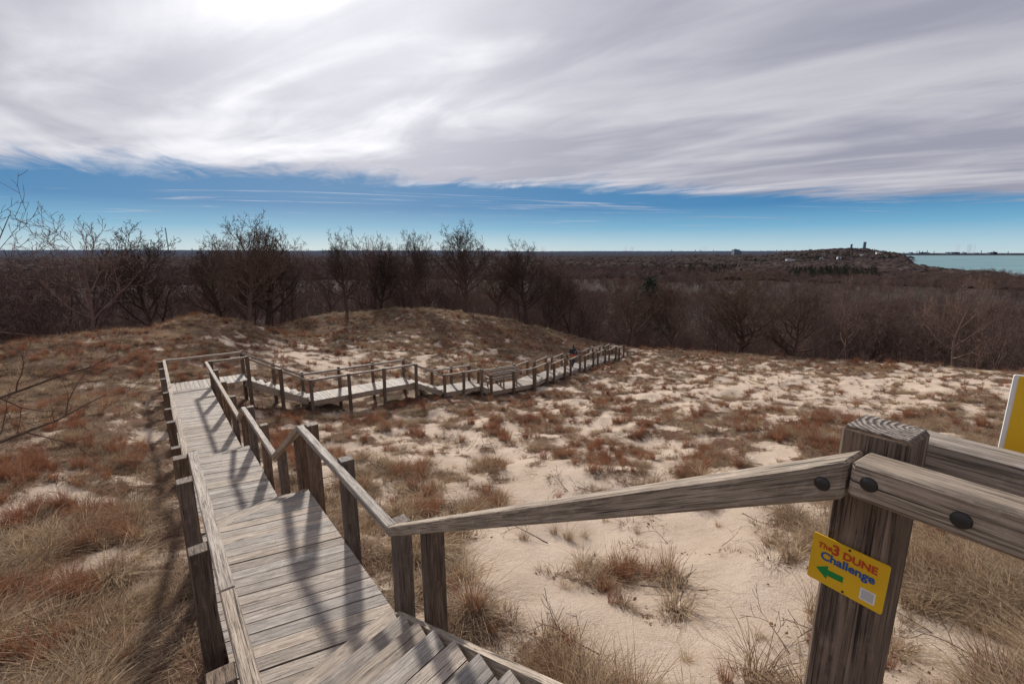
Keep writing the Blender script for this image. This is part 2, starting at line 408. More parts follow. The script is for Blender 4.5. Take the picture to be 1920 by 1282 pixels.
f2=[(A0.x+g.x*t,A0.y+g.y*t,z) for t,z in lv]; b2=[(A1.x+g.x*t,A1.y+g.y*t,z) for t,z in lv]
leg(f2,b2)
deck([A0,A1,Vector((.15,27.65))],-7.9,g)
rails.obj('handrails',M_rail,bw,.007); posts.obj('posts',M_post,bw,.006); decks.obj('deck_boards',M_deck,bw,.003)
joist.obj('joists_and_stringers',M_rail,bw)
M_nail=simple_mat('dark_steel',(.05,.045,.042),.5,.6)
nails.obj('nails',M_nail,bw)
signposts.obj('sign_post_timber',M_post,bw,.007)
def endgrain():
    global N,L,tc
    m,nt,N,L=newmat('end_grain')
    out=N.new('ShaderNodeOutputMaterial'); bs=N.new('ShaderNodeBsdfPrincipled'); bs.inputs['Roughness'].default_value=.8
    L.new(bs.outputs[0],out.inputs[0]); tc=N.new('ShaderNodeTexCoord')
    w=N.new('ShaderNodeTexWave'); w.wave_type='RINGS'; w.rings_direction='Z'; w.inputs['Scale'].default_value=24; w.inputs['Distortion'].default_value=3.5; w.inputs['Detail'].default_value=4; w.inputs['Detail Scale'].default_value=2
    mp=N.new('ShaderNodeMapping'); mp.inputs['Location'].default_value=(.05,.04,0); L.new(tc.outputs['Object'],mp.inputs[0]); L.new(mp.outputs[0],w.inputs[0])
    c=ramp(w.outputs['Fac'],[(.05,(.13,.10,.08)),(.7,(.33,.28,.235))])
    nn=noise(60,5,.7); c=mix(maprange(nn,.5,.68),c,(.07,.05,.04)); L.new(c,bs.inputs['Base Color'])
    b=N.new('ShaderNodeBump'); b.inputs['Strength'].default_value=1; b.inputs['Distance'].default_value=.004
    L.new(math_('ADD',w.outputs['Fac'],nn),b.inputs['Height']); L.new(b.outputs[0],bs.inputs['Normal']); return m
cap=MB(); h=PS/2-.006
cap.prism([(-h,-h),(h,-h),(h,h),(-h,h)],0,.006,(1,0)); co=cap.obj('post_end_grain',endgrain(),bw,.002)
co.location=(pc.x,pc.y,max(v[2] for v in signposts.v)-.002); co.rotation_euler=(0,0,math.atan2(ds.y,ds.x))
import bmesh
def bolt(pos,nrm,r=.0165):
    bm=bmesh.new(); bmesh.ops.create_uvsphere(bm,u_segments=16,v_segments=8,radius=r)
    for v in bm.verts: v.co.z*=.45
    me=bpy.data.meshes.new('bolt'); bm.to_mesh(me); bm.free(); me.materials.append(M_nail)
    for p_ in me.polygons: p_.use_smooth=True
    o=link(bpy.data.objects.new('carriage_bolt',me),bw); o.location=pos
    o.rotation_euler=Vector(nrm).to_track_quat('Z','Y').to_euler()
inn_=-ns
def onrail(k,zoff):
    p=P+ds*k+inn_*(RW/2+.001); zz=ZP+(Z1+1-ZP)*max(k,0)/(C0-P).length-zoff
    return (p.x,p.y,zz)
bolt(onrail(.045,.052),(inn_.x,inn_.y,0)); bolt(onrail(-.04,.043),(inn_.x,inn_.y,0)); bolt(onrail(-.185,.05),(inn_.x,inn_.y,0))

# ------------------------------------------------------------------ bench
bench=empty('wooden_bench'); bb=MB()
bc=Vector((-.35,25.93)); tt=Vector((.847,.532)).normalized(); oo=Vector((tt.y,-tt.x))
zb=-7.9
def bp_(u,v,z): p=bc+tt*u+oo*v; return (p.x,p.y,zb+z)
for v in (-.62,-.49,-.36): bb.beam(bp_(-1.05,v,.5),bp_(1.05,v,.5),.11,.045)
for z_ in (.72,.88,1.04,1.2): bb.beam(bp_(-1.05,-.18,z_),bp_(1.05,-.18,z_),.04,.115)
for u in (-.9,0,.9):
    bb.beam(bp_(u,-.24,0),bp_(u,-.24,1.18),.09,.05,up=(oo.x,oo.y,0)); bb.beam(bp_(u,-.6,0),bp_(u,-.6,.45),.09,.05,up=(oo.x,oo.y,0))
    bb.beam(bp_(u,-.25,.45),bp_(u,-.66,.45),.05,.09)
for u in (-1.0,1.0): bb.beam(bp_(u,-.2,.75),bp_(u,-.66,.75),.09,.04); bb.beam(bp_(u,-.6,.45),bp_(u,-.6,.72),.08,.05,up=(oo.x,oo.y,0))
bb.obj('bench_slats_and_frame',M_rail,bench)

# ------------------------------------------------------------------ signs
M_yel=simple_mat('yellow_sign_plate',(.80,.47,.012),.38,0,.06,8)
M_white=simple_mat('white_plate',(.8,.8,.78),.5)
M_red=simple_mat('red_letters',(.55,.05,.015),.5); M_blue=simple_mat('blue_letters',(.01,.09,.33),.5); M_green=simple_mat('green_arrow',(.0,.25,.05),.5)
M_qr=simple_mat('grey_patch',(.55,.55,.53),.6)
sign=empty('trail_challenge_sign')
sc=pc-ns*(PS/2+.004)+ds*.010
xr=-ds; zr=-ns
tilt=math.radians(1)
Mx=Matrix(((xr.x,0,zr.x,sc.x),(xr.y,0,zr.y,sc.y),(0,1,0,ZP-.318),(0,0,0,1)))@Matrix.Rotation(-tilt,4,'Z')@Matrix.Scale(.80,4)
sign.matrix_world=Mx
def plate(w,h,z0,z1,mat,name,parent,cx=0,cy=0,r=.006):
    bm=bmesh.new(); pts=[]
    for sx,sy,a0 in ((1,1,0),(-1,1,90),(-1,-1,180),(1,-1,270)):
        for k in range(4):
            a_=math.radians(a0+k*30); pts.append((cx+sx*(w/2-r)+r*math.cos(a_),cy+sy*(h/2-r)+r*math.sin(a_)))
    lo=[bm.verts.new((x,y,z0)) for x,y in pts]; hi=[bm.verts.new((x,y,z1)) for x,y in pts]
    bm.faces.new(hi); bm.faces.new(lo[::-1])
    for k in range(len(pts)): bm.faces.new((lo[k],lo[(k+1)%len(pts)],hi[(k+1)%len(pts)],hi[k]))
    me=bpy.data.meshes.new(name); bm.to_mesh(me); bm.free(); me.materials.append(mat)
    return link(bpy.data.objects.new(name,me),parent)
plate(.198,.158,0,.004,M_yel,'plate',sign)
def text(s,size,x,y,mat,rot=0,off=0,parent=sign,sx=1,shear=0):
    cu=bpy.data.curves.new('lettering','FONT'); cu.body=s; cu.size=size; cu.extrude=.0006; cu.offset=off; cu.align_x='CENTER'; cu.align_y='CENTER'; cu.shear=shear
    cu.materials.append(mat); o=link(bpy.data.objects.new('lettering',cu),parent); o.location=(x,y,.0052); o.rotation_euler=(0,0,rot); o.scale=(sx,1,1); return o
text('The',.025,-.064,.046,M_red,.08,.0005,shear=.2)
text('3',.046,-.034,.048,M_red,.0,.0011); text('DUNE',.032,.029,.045,M_red,0,.0009,sx=1.0)
text('Challenge',.037,0.0,.014,M_blue,0,.0009,sx=.97)
bm=bmesh.new()
ar=[(-.078,-.034),(-.046,-.012),(-.046,-.025),(-.004,-.023),(-.004,-.043),(-.046,-.045),(-.046,-.058)]
vs=[bm.verts.new((x,y,.0052)) for x,y in ar][::-1]; f_=bm.faces.new(vs); bm.normal_update()
if f_.normal.z<0: f_.normal_flip()
me=bpy.data.meshes.new('arrow'); bm.to_mesh(me); bm.free(); me.materials.append(M_green); link(bpy.data.objects.new('arrow',me),sign)
plate(.038,.038,.004,.0047,M_white,'white_patch',sign,.060,-.044,.001); plate(.030,.030,.0047,.0052,M_qr,'plain_patch',sign,.060,-.044,.001)
for x,y in ((0,.071),(0,-.071)):
    plate(.007,.007,.004,.0056,M_nail,'screw',sign,x,y,.0034)
s2=empty('yellow_notice_board')
p0=Vector((1.238,1.085)); xr2=Vector((.80,-.6)); zr2=Vector((-.6,-.8))
s2.matrix_world=Matrix(((xr2.x,0,zr2.x,p0.x+xr2.x*.2),(xr2.y,0,zr2.y,p0.y+xr2.y*.2),(0,1,0,-.435),(0,0,0,1)))
plate(.4,.28,-.006,0,M_white,'board_back',s2,r=.004); plate(.39,.268,0,.003,M_yel,'board_face',s2,.004,.004,r=.004)
pb=MB(); pb.beam((.10,-.62,-.008),(.10,.13,-.008),.09,.05,up=(0,0,1)); pb.obj('board_post',M_post,s2)

# ------------------------------------------------------------------ person
def person():
    root=empty('hiker',(0,0,0))
    J={'pel':(0,0,.98,.13,.10),'wa':(0,.01,1.12,.125,.095),'ch':(0,.02,1.33,.165,.115),'nk0':(0,.0,1.49,.07,.07),'nk':(0,.015,1.56,.055,.055),'hd':(0,.03,1.66,.085,.095),'hd2':(0,.03,1.76,.06,.07),
       'shl':(-.19,.01,1.45,.065,.065),'ell':(-.25,-.06,1.17,.048,.048),'wrl':(-.22,.06,.93,.033,.033),'hal':(-.215,.09,.86,.035,.02),
       'shr':(.19,.01,1.45,.065,.065),'elr':(.25,.04,1.16,.048,.048),'wrr':(.2,.2,.98,.033,.033),'har':(.19,.25,.93,.035,.02),
       'hpl':(-.10,0,.93,.10,.10),'knl':(-.105,.14,.52,.068,.068),'anl':(-.10,.12,.10,.045,.045),'tol':(-.10,.27,.05,.045,.035),
       'hpr':(.10,0,.93,.10,.10),'knr':(.105,-.02,.50,.068,.068),'anr':(.10,-.25,.14,.045,.045),'tor':(.10,-.14,.05,.045,.035)}
    E=[('pel','wa'),('wa','ch'),('ch','nk0'),('nk0','nk'),('nk','hd'),('hd','hd2'),('ch','shl'),('shl','ell'),('ell','wrl'),('wrl','hal'),('ch','shr'),('shr','elr'),('elr','wrr'),('wrr','har'),
       ('pel','hpl'),('hpl','knl'),('knl','anl'),('anl','tol'),('pel','hpr'),('hpr','knr'),('knr','anr'),('anr','tor')]
    for sd,h in (('l','hal'),('r','har')):
        hx,hy,hz_=J[h][:3]
        for k,(dx,ln) in enumerate(((-.024,.06),(-.008,.072),(.008,.068),(.024,.055))):
            J[f'f{sd}{k}a']=(hx+dx*.6,hy+.015+dx,hz_-.03,.009,.009); J[f'f{sd}{k}b']=(hx+dx*.6,hy+.03+dx,hz_-.03-ln,.007,.007); E+=[(h,f'f{sd}{k}a'),(f'f{sd}{k}a',f'f{sd}{k}b')]
        J[f't{sd}']=(hx,hy+.05,hz_-.03,.009,.009); E.append((h,f't{sd}'))
    keys=list(J); me=bpy.data.meshes.new('body'); me.from_pydata([J[k][:3] for k in keys],[(keys.index(a),keys.index(b)) for a,b in E],[])
    o=link(bpy.data.objects.new('body',me)); sk=o.modifiers.new('s','SKIN')
    for k,kk in enumerate(keys):
        me.skin_vertices[0].data[k].radius=J[kk][3:5]; me.skin_vertices[0].data[k].use_root=(kk=='pel')
    sb=o.modifiers.new('ss','SUBSURF'); sb.levels=2; sb.render_levels=2
    dg=bpy.context.evaluated_depsgraph_get(); dg.update(); m2=bpy.data.meshes.new_from_object(o.evaluated_get(dg))
    bpy.data.objects.remove(o); m2.materials.clear()
    mats=[simple_mat('dark_jacket',(.02,.022,.03),.8),simple_mat('dark_trousers',(.03,.035,.05),.8),simple_mat('skin',(.5,.3,.22),.6),simple_mat('hair',(.04,.025,.018),.8),simple_mat('boots',(.05,.035,.025),.7)]
    for mm in mats: m2.materials.append(mm)
    for p_ in m2.polygons:
        c=p_.center; p_.use_smooth=True
        if c.z>1.55: p_.material_index=3 if (c.y<.06 or c.z>1.73) else 2
        elif c.z<.13: p_.material_index=4
        elif c.z<.95 and abs(c.x)<.17: p_.material_index=1
        elif abs(c.x)>.16 and ((c.x<0 and c.z<.93) or (c.x>0 and c.z<.985)): p_.material_index=2
        else: p_.material_index=0
    link(bpy.data.objects.new('body',m2),root)
    M_or=simple_mat('orange_fabric',(.55,.11,.02),.7)
    bm=bmesh.new(); bmesh.ops.create_cube(bm,size=1)
    for v in bm.verts: v.co=Vector((v.co.x*.26+.04,v.co.y*.05-.14,v.co.z*.28+.92))
    bmesh.ops.bevel(bm,geom=bm.edges[:],offset=.02,segments=2); me=bpy.data.meshes.new('jacket_at_waist'); bm.to_mesh(me); bm.free(); me.materials.append(M_or); link(bpy.data.objects.new('jacket_at_waist',me),root)
    bm=bmesh.new(); bmesh.ops.create_cube(bm,size=1)
    for v in bm.verts: v.co=Vector((v.co.x*(.28 if v.co.z<0 else .22),v.co.y*.14-.17,v.co.z*.36+1.29))
    bmesh.ops.bevel(bm,geom=bm.edges[:],offset=.04,segments=3); me=bpy.data.meshes.new('daypack'); bm.to_mesh(me); bm.free(); me.materials.append(mats[0]); link(bpy.data.objects.new('daypack',me),root)
    for sx in (-1,1):
        bm=bmesh.new(); bmesh.ops.create_uvsphere(bm,u_segments=8,v_segments=6,radius=.02); me=bpy.data.meshes.new('ear'); bm.to_mesh(me); bm.free(); me.materials.append(mats[2]); e_=link(bpy.data.objects.new('ear',me),root); e_.location=(sx*.083,.02,1.66); e_.scale=(.4,.8,1.2)
        bm=bmesh.new(); bmesh.ops.create_uvsphere(bm,u_segments=8,v_segments=6,radius=.01); me=bpy.data.meshes.new('eye'); bm.to_mesh(me); bm.free(); me.materials.append(mats[0]); e_=link(bpy.data.objects.new('eye',me),root); e_.location=(sx*.03,.112,1.68)
    bm=bmesh.new(); bmesh.ops.create_cone(bm,segments=6,radius1=.016,radius2=.006,depth=.05,cap_ends=True); me=bpy.data.meshes.new('nose'); bm.to_mesh(me); bm.free(); me.materials.append(mats[2]); e_=link(bpy.data.objects.new('nose',me),root); e_.location=(0,.125,1.655)
    return root
hk=person()
tq=7.0
zz=-7.9
for (ta,za),(tb,zb_) in zip(lv[:-1],lv[1:]):
    if ta<=tq<=tb: zz=za+(zb_-za)*(tq-ta)/(tb-ta)-1
hp=A0+g*tq+gp*.45
hk.location=(hp.x,hp.y,zz); hk.rotation_euler=(0,0,math.atan2(g.y,g.x)-math.pi/2)

# ------------------------------------------------------------------ trees
def bark(name,c1,c2):
    global N,L,tc
    m,nt,N,L=newmat(name); out=N.new('ShaderNodeOutputMaterial'); bs=N.new('ShaderNodeBsdfDiffuse')
    L.new(bs.outputs[0],out.inputs[0]); tc=N.new('ShaderNodeTexCoord'); oi=N.new('ShaderNodeObjectInfo')
    c=ramp(noise(6,5,.7),[(.3,c1),(.7,c2)]); c=mix(1.0,c,ramp(oi.outputs['Random'],[(0,(.6,.56,.56)),(.35,(.95,.87,.86)),(.7,(1.1,1.0,.95)),(1,(1.6,1.4,1.28))]),'MULTIPLY')
    L.new(c,bs.inputs[0]); return m
M_bark=bark('grey_brown_bark',(.06,.045,.038),(.155,.12,.098))
M_barkF=bark('forest_bark',(.09,.066,.060),(.21,.16,.14))
def tree_mesh(name,seed,H,counts,r0,mat,minr=.008,spread=1.0,clear=.22,lean=0,upb=.18,wide=.46,top=.86):
    R=random.Random(seed); V=[];F=[]
    def tube(pts,rad,sides):
        b=len(V); n_=len(pts)
        for k,(p,r) in enumerate(zip(pts,rad)):
            t=(pts[min(k+1,n_-1)]-pts[max(k-1,0)]).normalized(); s_=t.cross(Vector((.31,.2,.93)) if abs(t.z)<.9 else Vector((1,0,0))).normalized(); u_=s_.cross(t)
            for j in range(sides):
                a_=2*math.pi*j/sides; V.append(tuple(p+(s_*math.cos(a_)+u_*math.sin(a_))*r))
        for k in range(n_-1):
            for j in range(sides):
                j2=(j+1)%sides; F.append((b+k*sides+j,b+k*sides+j2,b+(k+1)*sides+j2,b+(k+1)*sides+j))
    ml=len(counts)
    def grow(p,dr,ln,r,lv_):
        ns_=[8,6,4,3,2,2][lv_]; pts=[p.copy()]; rad=[r]; dirs=[dr.copy()]
        wig=[.14,.24,.28,.3,.3,.3][lv_]
        for k in range(ns_):
            dr=(dr+Vector((R.uniform(-1,1),R.uniform(-1,1),R.uniform(-.7,1)))*wig+Vector((0,0,upb*(.6 if lv_ else .3)))).normalized()
            p=p+dr*ln/ns_; pts.append(p.copy()); dirs.append(dr.copy()); rad.append(max(minr*.7,r*(1-.8*(k+1)/ns_)))
        tube(pts,rad,[7,5,4,3,3,3][lv_])
        if lv_>=ml: return
        nc=counts[lv_]; st=clear if lv_==0 else .18
        az=R.uniform(0,6.28)
        for c in range(nc):
            f=st+(1-st)*(c+R.uniform(.1,.9))/nc; x=f*ns_; k=min(int(x),ns_-1); q=pts[k].lerp(pts[k+1],x-k); rr=rad[k]*(1-(x-k))+rad[k+1]*(x-k)
            az+=2.4+R.uniform(-.5,.5); bdir=dirs[k]
            s_=bdir.cross(Vector((0,0,1)) if abs(bdir.z)<.95 else Vector((1,0,0))).normalized(); u_=s_.cross(bdir)
            if lv_==0: ang=math.radians(R.uniform(38,68)*(1.1-.5*f))*spread
            else: ang=math.radians(R.uniform(24,60))
            cd=bdir*math.cos(ang)+(s_*math.cos(az)+u_*math.sin(az))*math.sin(ang)
            cl=(H*wide*R.uniform(.8,1.1)*(1-.5*max(0,f-.35))) if lv_==0 else ln*R.uniform(.38,.62)*(1-.25*f)
            grow(q,cd.normalized(),cl,max(minr,min(rr*.75,rr*R.uniform(.5,.75))),lv_+1)
    grow(Vector((0,0,-.4)),Vector((lean,0,1)).normalized(),H*top,r0,0)
    me=bpy.data.meshes.new(name); me.from_pydata(V,[],F); me.materials.append(mat); me.polygons.foreach_set('use_smooth',[True]*len(F)); return me
HERO=[tree_mesh('tree_h%d'%k,50+k,9,[17,8,5,4,2],.21+.03*k,M_bark,.0125,1.05+.06*k,.28,upb=.22,wide=.46,top=.76) for k in range(3)]
def place_tree(x,y,H,mi,rot,wide=1,name='bare_oak_tree'):
    o=link(bpy.data.objects.new(name,HERO[mi])); o.location=(x,y,hz(x,y)); s=H/9; o.scale=(s*wide,s*wide,s); o.rotation_euler=(0,0,rot)
for a_ in ((-29.5,37.5,9.6,0,.3,1.15),(-20.9,36,8.0,1,1.2,1.05),(-11.3,52,8.4,2,2.2,.85),(-5.4,52.5,9.6,0,3.9,1.2),(1.6,52,8.8,1,4.2,1.1),(24,47,9.5,2,5,1.25),(-26,40,8,1,3,1.1),(-2.0,55,8,2,1,1.1),(35,44,7.5,0,2,1.2),(14,54,9,1,.2,1.1),(-16,55,8.2,0,2.4,1.0),(29,46,8.5,1,1.1,1.3),(18,50,8.5,0,4.4,1.2),(40,39,7.5,2,3.3,1.2),(-24,44,9.5,2,.4,1.0),(-17.5,48,7.6,1,5.1,1.0),(5,54,8.5,0,2.9,1.1)):
    place_tree(*a_)
lt=tree_mesh('side_tree',91,7.4,[15,5,4,4],.09,M_bark,.0045,1.5,.10,upb=.06,wide=.42)
o=link(bpy.data.objects.new('bare_side_tree',lt)); o.location=(-10.1,7.7,hz(-10.1,7.7)); o.rotation_euler=(0,0,2.0); o.scale=(.95,.95,.98)
o=link(bpy.data.objects.new('bare_side_tree',lt)); o.location=(-26.6,21.8,hz(-26.6,21.8)); o.rotation_euler=(0,0,2.6); o.scale=(.95,.95,.8)

def scatter(name,pts,rotz,scl,idx,meshes,tilt=None):
    col=bpy.data.collections.new(name+'_parts')
    for k,mm in enumerate(meshes):
        col.objects.link(bpy.data.objects.new('%s_part_%02d'%(name,k),mm))
    me=bpy.data.meshes.new(name); me.from_pydata([tuple(p) for p in pts],[],[])
    nn=len(pts)
    a=me.attributes.new('rot','FLOAT_VECTOR','POINT'); r=np.zeros((nn,3),np.float32); r[:,2]=rotz
    if tilt is not None: r[:,0]=tilt[:,0]; r[:,1]=tilt[:,1]
    a.data.foreach_set('vector',r.ravel())
    a=me.attributes.new('scl','FLOAT','POINT'); a.data.foreach_set('value',np.asarray(scl,np.float32))
    a=me.attributes.new('idx','INT','POINT'); a.data.foreach_set('value',np.asarray(idx,np.int32))
    o=link(bpy.data.objects.new(name,me))
    ng=bpy.data.node_groups.new(name,'GeometryNodeTree')
    ng.interface.new_socket('Geometry',in_out='INPUT',socket_type='NodeSocketGeometry'); ng.interface.new_socket('Geometry',in_out='OUTPUT',socket_type='NodeSocketGeometry')
    n_=ng.nodes; gi=n_.new('NodeGroupInput'); go=n_.new('NodeGroupOutput'); ip=n_.new('GeometryNodeInstanceOnPoints'); ci=n_.new('GeometryNodeCollectionInfo')
    ci.inputs['Collection'].default_value=col; ci.inputs['Separate Children'].default_value=True; ci.inputs['Reset Children'].default_value=True
    def na(nm,ty):
        q=n_.new('GeometryNodeInputNamedAttribute'); q.data_type=ty; q.inputs['Name'].default_value=nm; return q.outputs['Attribute']
    l=ng.links; l.new(gi.outputs[0],ip.inputs['Points']); l.new(ci.outputs[0],ip.inputs['Instance']); ip.inputs['Pick Instance'].default_value=True
    l.new(na('idx','INT'),ip.inputs['Instance Index']); l.new(na('rot','FLOAT_VECTOR'),ip.inputs['Rotation']); l.new(na('scl','FLOAT'),ip.inputs['Scale'])
    l.new(ip.outputs[0],go.inputs[0]); md=o.modifiers.new('scatter','NODES'); md.node_group=ng
    return o
FM=[tree_mesh('ft%d'%k,200+k,10,[10,6,4,3],.15,M_barkF,.015,1.1+.08*k,.3,upb=.18,wide=.48,top=.74) for k in range(5)]
def ring(r0,r1,cnt,t0=-58,t1=58):
    th=np.radians(rng.uniform(t0,t1,cnt)); r=np.sqrt(rng.uniform(r0*r0,r1*r1,cnt)); x=r*np.sin(th); y=r*np.cos(th); return x,y
x1,y1=ring(32,150,1450); x2,y2=ring(150,450,4200); x3,y3=ring(450,1150,7500)
x=np.r_[x1,x2,x3]; y=np.r_[y1,y2,y3]; k_=(np.hypot(x,y)>brow(x,y)+3.0)&(~lake(x+15,y)); x=x[k_];y=y[k_]
R_=np.hypot(x,y); z=height(x,y); thd=np.degrees(np.arctan2(x,y))
nearf=1-sstep(10,45,R_-brow(x,y)); azf=sstep(4,14,thd)
s_=rng.uniform(.72,1.25,len(x))*np.where(R_>450,1.2,1)*(1-nearf*(.08+.24*azf))
scatter('bare_winter_forest',np.stack([x,y,z],1),rng.uniform(0,6.28,len(x)),s_,rng.integers(0,5,len(x)),FM)
SM=[tree_mesh('sap%d'%k,400+k,2.6,[8,4,3],.03,M_barkF,.006,1.2,.1,wide=.5) for k in range(3)]
x,y=ring(30,64,900); k_=(np.hypot(x,y)>brow(x,y)+.5); x=x[k_];y=y[k_]
scatter('forest_edge_saplings',np.stack([x,y,height(x,y)],1),rng.uniform(0,6.28,len(x)),rng.uniform(.4,1.1,len(x)),rng.integers(0,3,len(x)),SM)

M_pine=simple_mat('pine_needles',(.030,.045,.022),.9,0,.4,3)
def pine_mesh(seed,H=12):
    R=random.Random(seed); V=[];F=[]
    for k in range(6):
        a_=k*math.pi/3; V.append((.16*math.cos(a_),.16*math.sin(a_),-.5))
    V.append((0,0,H)); F+=[(k,(k+1)%6,6) for k in range(6)]
    z=H*.2
    while z<H:
        f=1-(z-H*.2)/(H*.8); ln=(H*.27)*(f**.8)+.25
        for b in range(7):
            a_=R.uniform(0,6.28); L_=ln*R.uniform(.6,1.15)
            for j in range(int(8+L_*9)):
                q=R.uniform(.15,1)*L_; c=Vector((math.cos(a_)*q,math.sin(a_)*q,z-.12*q+R.uniform(-.25,.3)))+Vector((R.uniform(-.25,.25),R.uniform(-.25,.25),0))
                b0=len(V)
                for w in range(3): V.append(tuple(c+Vector((R.uniform(-.28,.28),R.uniform(-.28,.28),R.uniform(-.2,.2)))))
                F.append((b0,b0+1,b0+2))
        z+=H*.035
    me=bpy.data.meshes.new('pine'); me.from_pydata(V,[],F); me.materials.append(M_pine); return me
PM=[pine_mesh(k) for k in range(2)]
for (x,y,H) in ((24,80,18.5),):
    o=link(bpy.data.objects.new('pine_tree',PM[0])); z=hz(x,y); o.location=(x,y,z); s=H/12; o.scale=(s*1.2,s*1.2,s)
xs=[];ys=[]
for (xr0,xr1,Y0,Y1,c) in ((.28,.50,900,1150,220),(.6,.8,700,860,220),(.5,.83,1650,1980,900),(.1,.3,1300,1500,60)):
    yy=rng.uniform(Y0,Y1,c); xs.append(rng.uniform(xr0,xr1,c)*yy); ys.append(yy)
x=np.concatenate(xs);y=np.concatenate(ys); k_=~lake(x+20,y); x=x[k_]; y=y[k_]
scatter('pine_grove',np.stack([x,y,height(x,y)],1),rng.uniform(0,6,len(x)),rng.uniform(.8,1.35,len(x)),rng.integers(0,2,len(x)),PM)

# distant canopy
th=np.radians(np.linspace(-68,68,1500)); rr=np.geomspace(750,20000,460)
TT,RR=np.meshgrid(th,rr); x=(RR*np.sin(TT)).ravel(); y=(RR*np.cos(TT)).ravel()
z=height(x,y)+3+6*sstep(800,1250,RR.ravel())+(fbm(x/14,y/14,2,4)-.5)*11+(fbm(x/60,y/60,2,4)-.5)*12
i=np.arange(len(x)).reshape(TT.shape); q=np.stack([i[:-1,:-1],i[1:,:-1],i[1:,1:],i[:-1,1:]],-1).reshape(-1,4)
bad=lake(x+12,y)|(height(x,y)<-51); qb=bad[q].any(1); q=q[~qb]
me=bpy.data.meshes.new('distant_forest'); me.from_pydata(np.stack([x,y,z],1).tolist(),[],q.tolist())
m,nt,N,L=newmat('distant_forest_canopy'); out=N.new('ShaderNodeOutputMaterial'); bs=N.new('ShaderNodeBsdfDiffuse'); L.new(bs.outputs[0],out.inputs[0]); tc=N.new('ShaderNodeTexCoord')
c=mix(maprange(noise(.004,7,.65),.44,.6),ramp(noise(.10,8,.85),[(.40,(.012,.010,.011)),(.60,(.11,.082,.078))]),ramp(noise(.08,8,.85),[(.40,(.016,.013,.012)),(.60,(.135,.103,.088))]))
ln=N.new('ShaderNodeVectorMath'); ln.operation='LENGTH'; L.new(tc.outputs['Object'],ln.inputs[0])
c=mix(maprange(ln.outputs['Value'],1300,12000,0,.85),c,(.075,.12,.19))  # aerial haze painted into the canopy colour, bluer with distance from the origin
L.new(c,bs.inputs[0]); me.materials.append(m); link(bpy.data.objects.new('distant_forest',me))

# lake
me=bpy.data.meshes.new('lake'); me.from_pydata([(300,-4000,-54),(60000,-4000,-54),(60000,60000,-54),(300,60000,-54)],[],[(0,1,2,3)])
m,nt,N,L=newmat('lake_water'); out=N.new('ShaderNodeOutputMaterial'); bs=N.new('ShaderNodeBsdfPrincipled'); L.new(bs.outputs[0],out.inputs[0]); tc=N.new('ShaderNodeTexCoord')
bs.inputs['Roughness'].default_value=.5; bs.inputs['Specular IOR Level'].default_value=.25
L.new(ramp(noise(.004,5,.6),[(.35,(.12,.25,.28)),(.65,(.18,.32,.34))]),bs.inputs['Base Color'])
b=N.new('ShaderNodeBump'); b.inputs['Strength'].default_value=.5; b.inputs['Distance'].default_value=1; L.new(noise(.1,5),b.inputs['Height']); L.new(b.outputs[0],bs.inputs['Normal'])
me.materials.append(m); link(bpy.data.objects.new('lake',me))

# distant structures
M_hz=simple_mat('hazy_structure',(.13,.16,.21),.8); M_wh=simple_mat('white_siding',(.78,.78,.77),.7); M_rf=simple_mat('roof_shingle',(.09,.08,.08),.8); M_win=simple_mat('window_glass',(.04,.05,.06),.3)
def boxm(bm,cx,cy,z0,z1,sx,sy):
    r=bmesh.ops.create_cube(bm,size=1)
    for v in r['verts']: v.co=Vector((cx+v.co.x*sx,cy+v.co.y*sy,(z0+z1)/2+v.co.z*(z1-z0)))
def conem(bm,cx,cy,z0,z1,r1,r2,seg=12):
    r=bmesh.ops.create_cone(bm,segments=seg,radius1=r1,radius2=r2,depth=z1-z0,cap_ends=True)
    for v in r['verts']: v.co+=Vector((cx,cy,(z0+z1)/2))
def mk(name,bm,mat,parent=None,loc=(0,0,0)):
    me=bpy.data.meshes.new(name); bm.to_mesh(me); bm.free(); me.materials.append(mat); o=link(bpy.data.objects.new(name,me),parent); o.location=loc; return o
pp=empty('power_station',(3650,5000,-40))
bm=bmesh.new(); conem(bm,0,0,0,130,12,9); mk('slender_stack',bm,M_hz,pp)
bm=bmesh.new(); conem(bm,140,0,0,148,15,13); conem(bm,140,0,148,152,14,14); mk('tall_stack',bm,M_hz,pp)
bm=bmesh.new(); boxm(bm,70,30,0,60,150,80); boxm(bm,160,30,0,55,60,60); boxm(bm,20,10,0,68,40,40); mk('boiler_house',bm,M_hz,pp)
ib=empty('industrial_building',(2410,5000,-40)); bm=bmesh.new(); boxm(bm,0,0,0,72,58,60); boxm(bm,40,0,0,60,30,50); boxm(bm,-5,0,72,78,20,20); mk('hall',bm,M_hz,ib)
sk=empty('industrial_skyline',(0,9800,-38)); bm=bmesh.new()
for k in range(64):
    xx=random.uniform(3200,10500); hh=random.uniform(30,50)
    if xx<7000: hh+=22
    if random.random()<.7: boxm(bm,xx,0,0,hh,random.uniform(30,100),60)
    else: conem(bm,xx,0,0,hh+random.uniform(20,45),7,5,8)
mk('plant_blocks',bm,M_hz,sk)
def mast(x,y,top):
    z=hz(x,y); e_=empty('radio_mast',(x,y,z)); bm=bmesh.new(); H=top-z
    for k in range(3):
        a_=k*2.094; conem(bm,1.2*math.cos(a_),1.2*math.sin(a_),0,H,.5,.45,5)
    for q in np.arange(0,H,6): boxm(bm,0,0,q,q+.5,2.2,2.2)
    mk('lattice',bm,M_hz,e_)
mast(-1110,1500,78); mast(-760,1500,46)
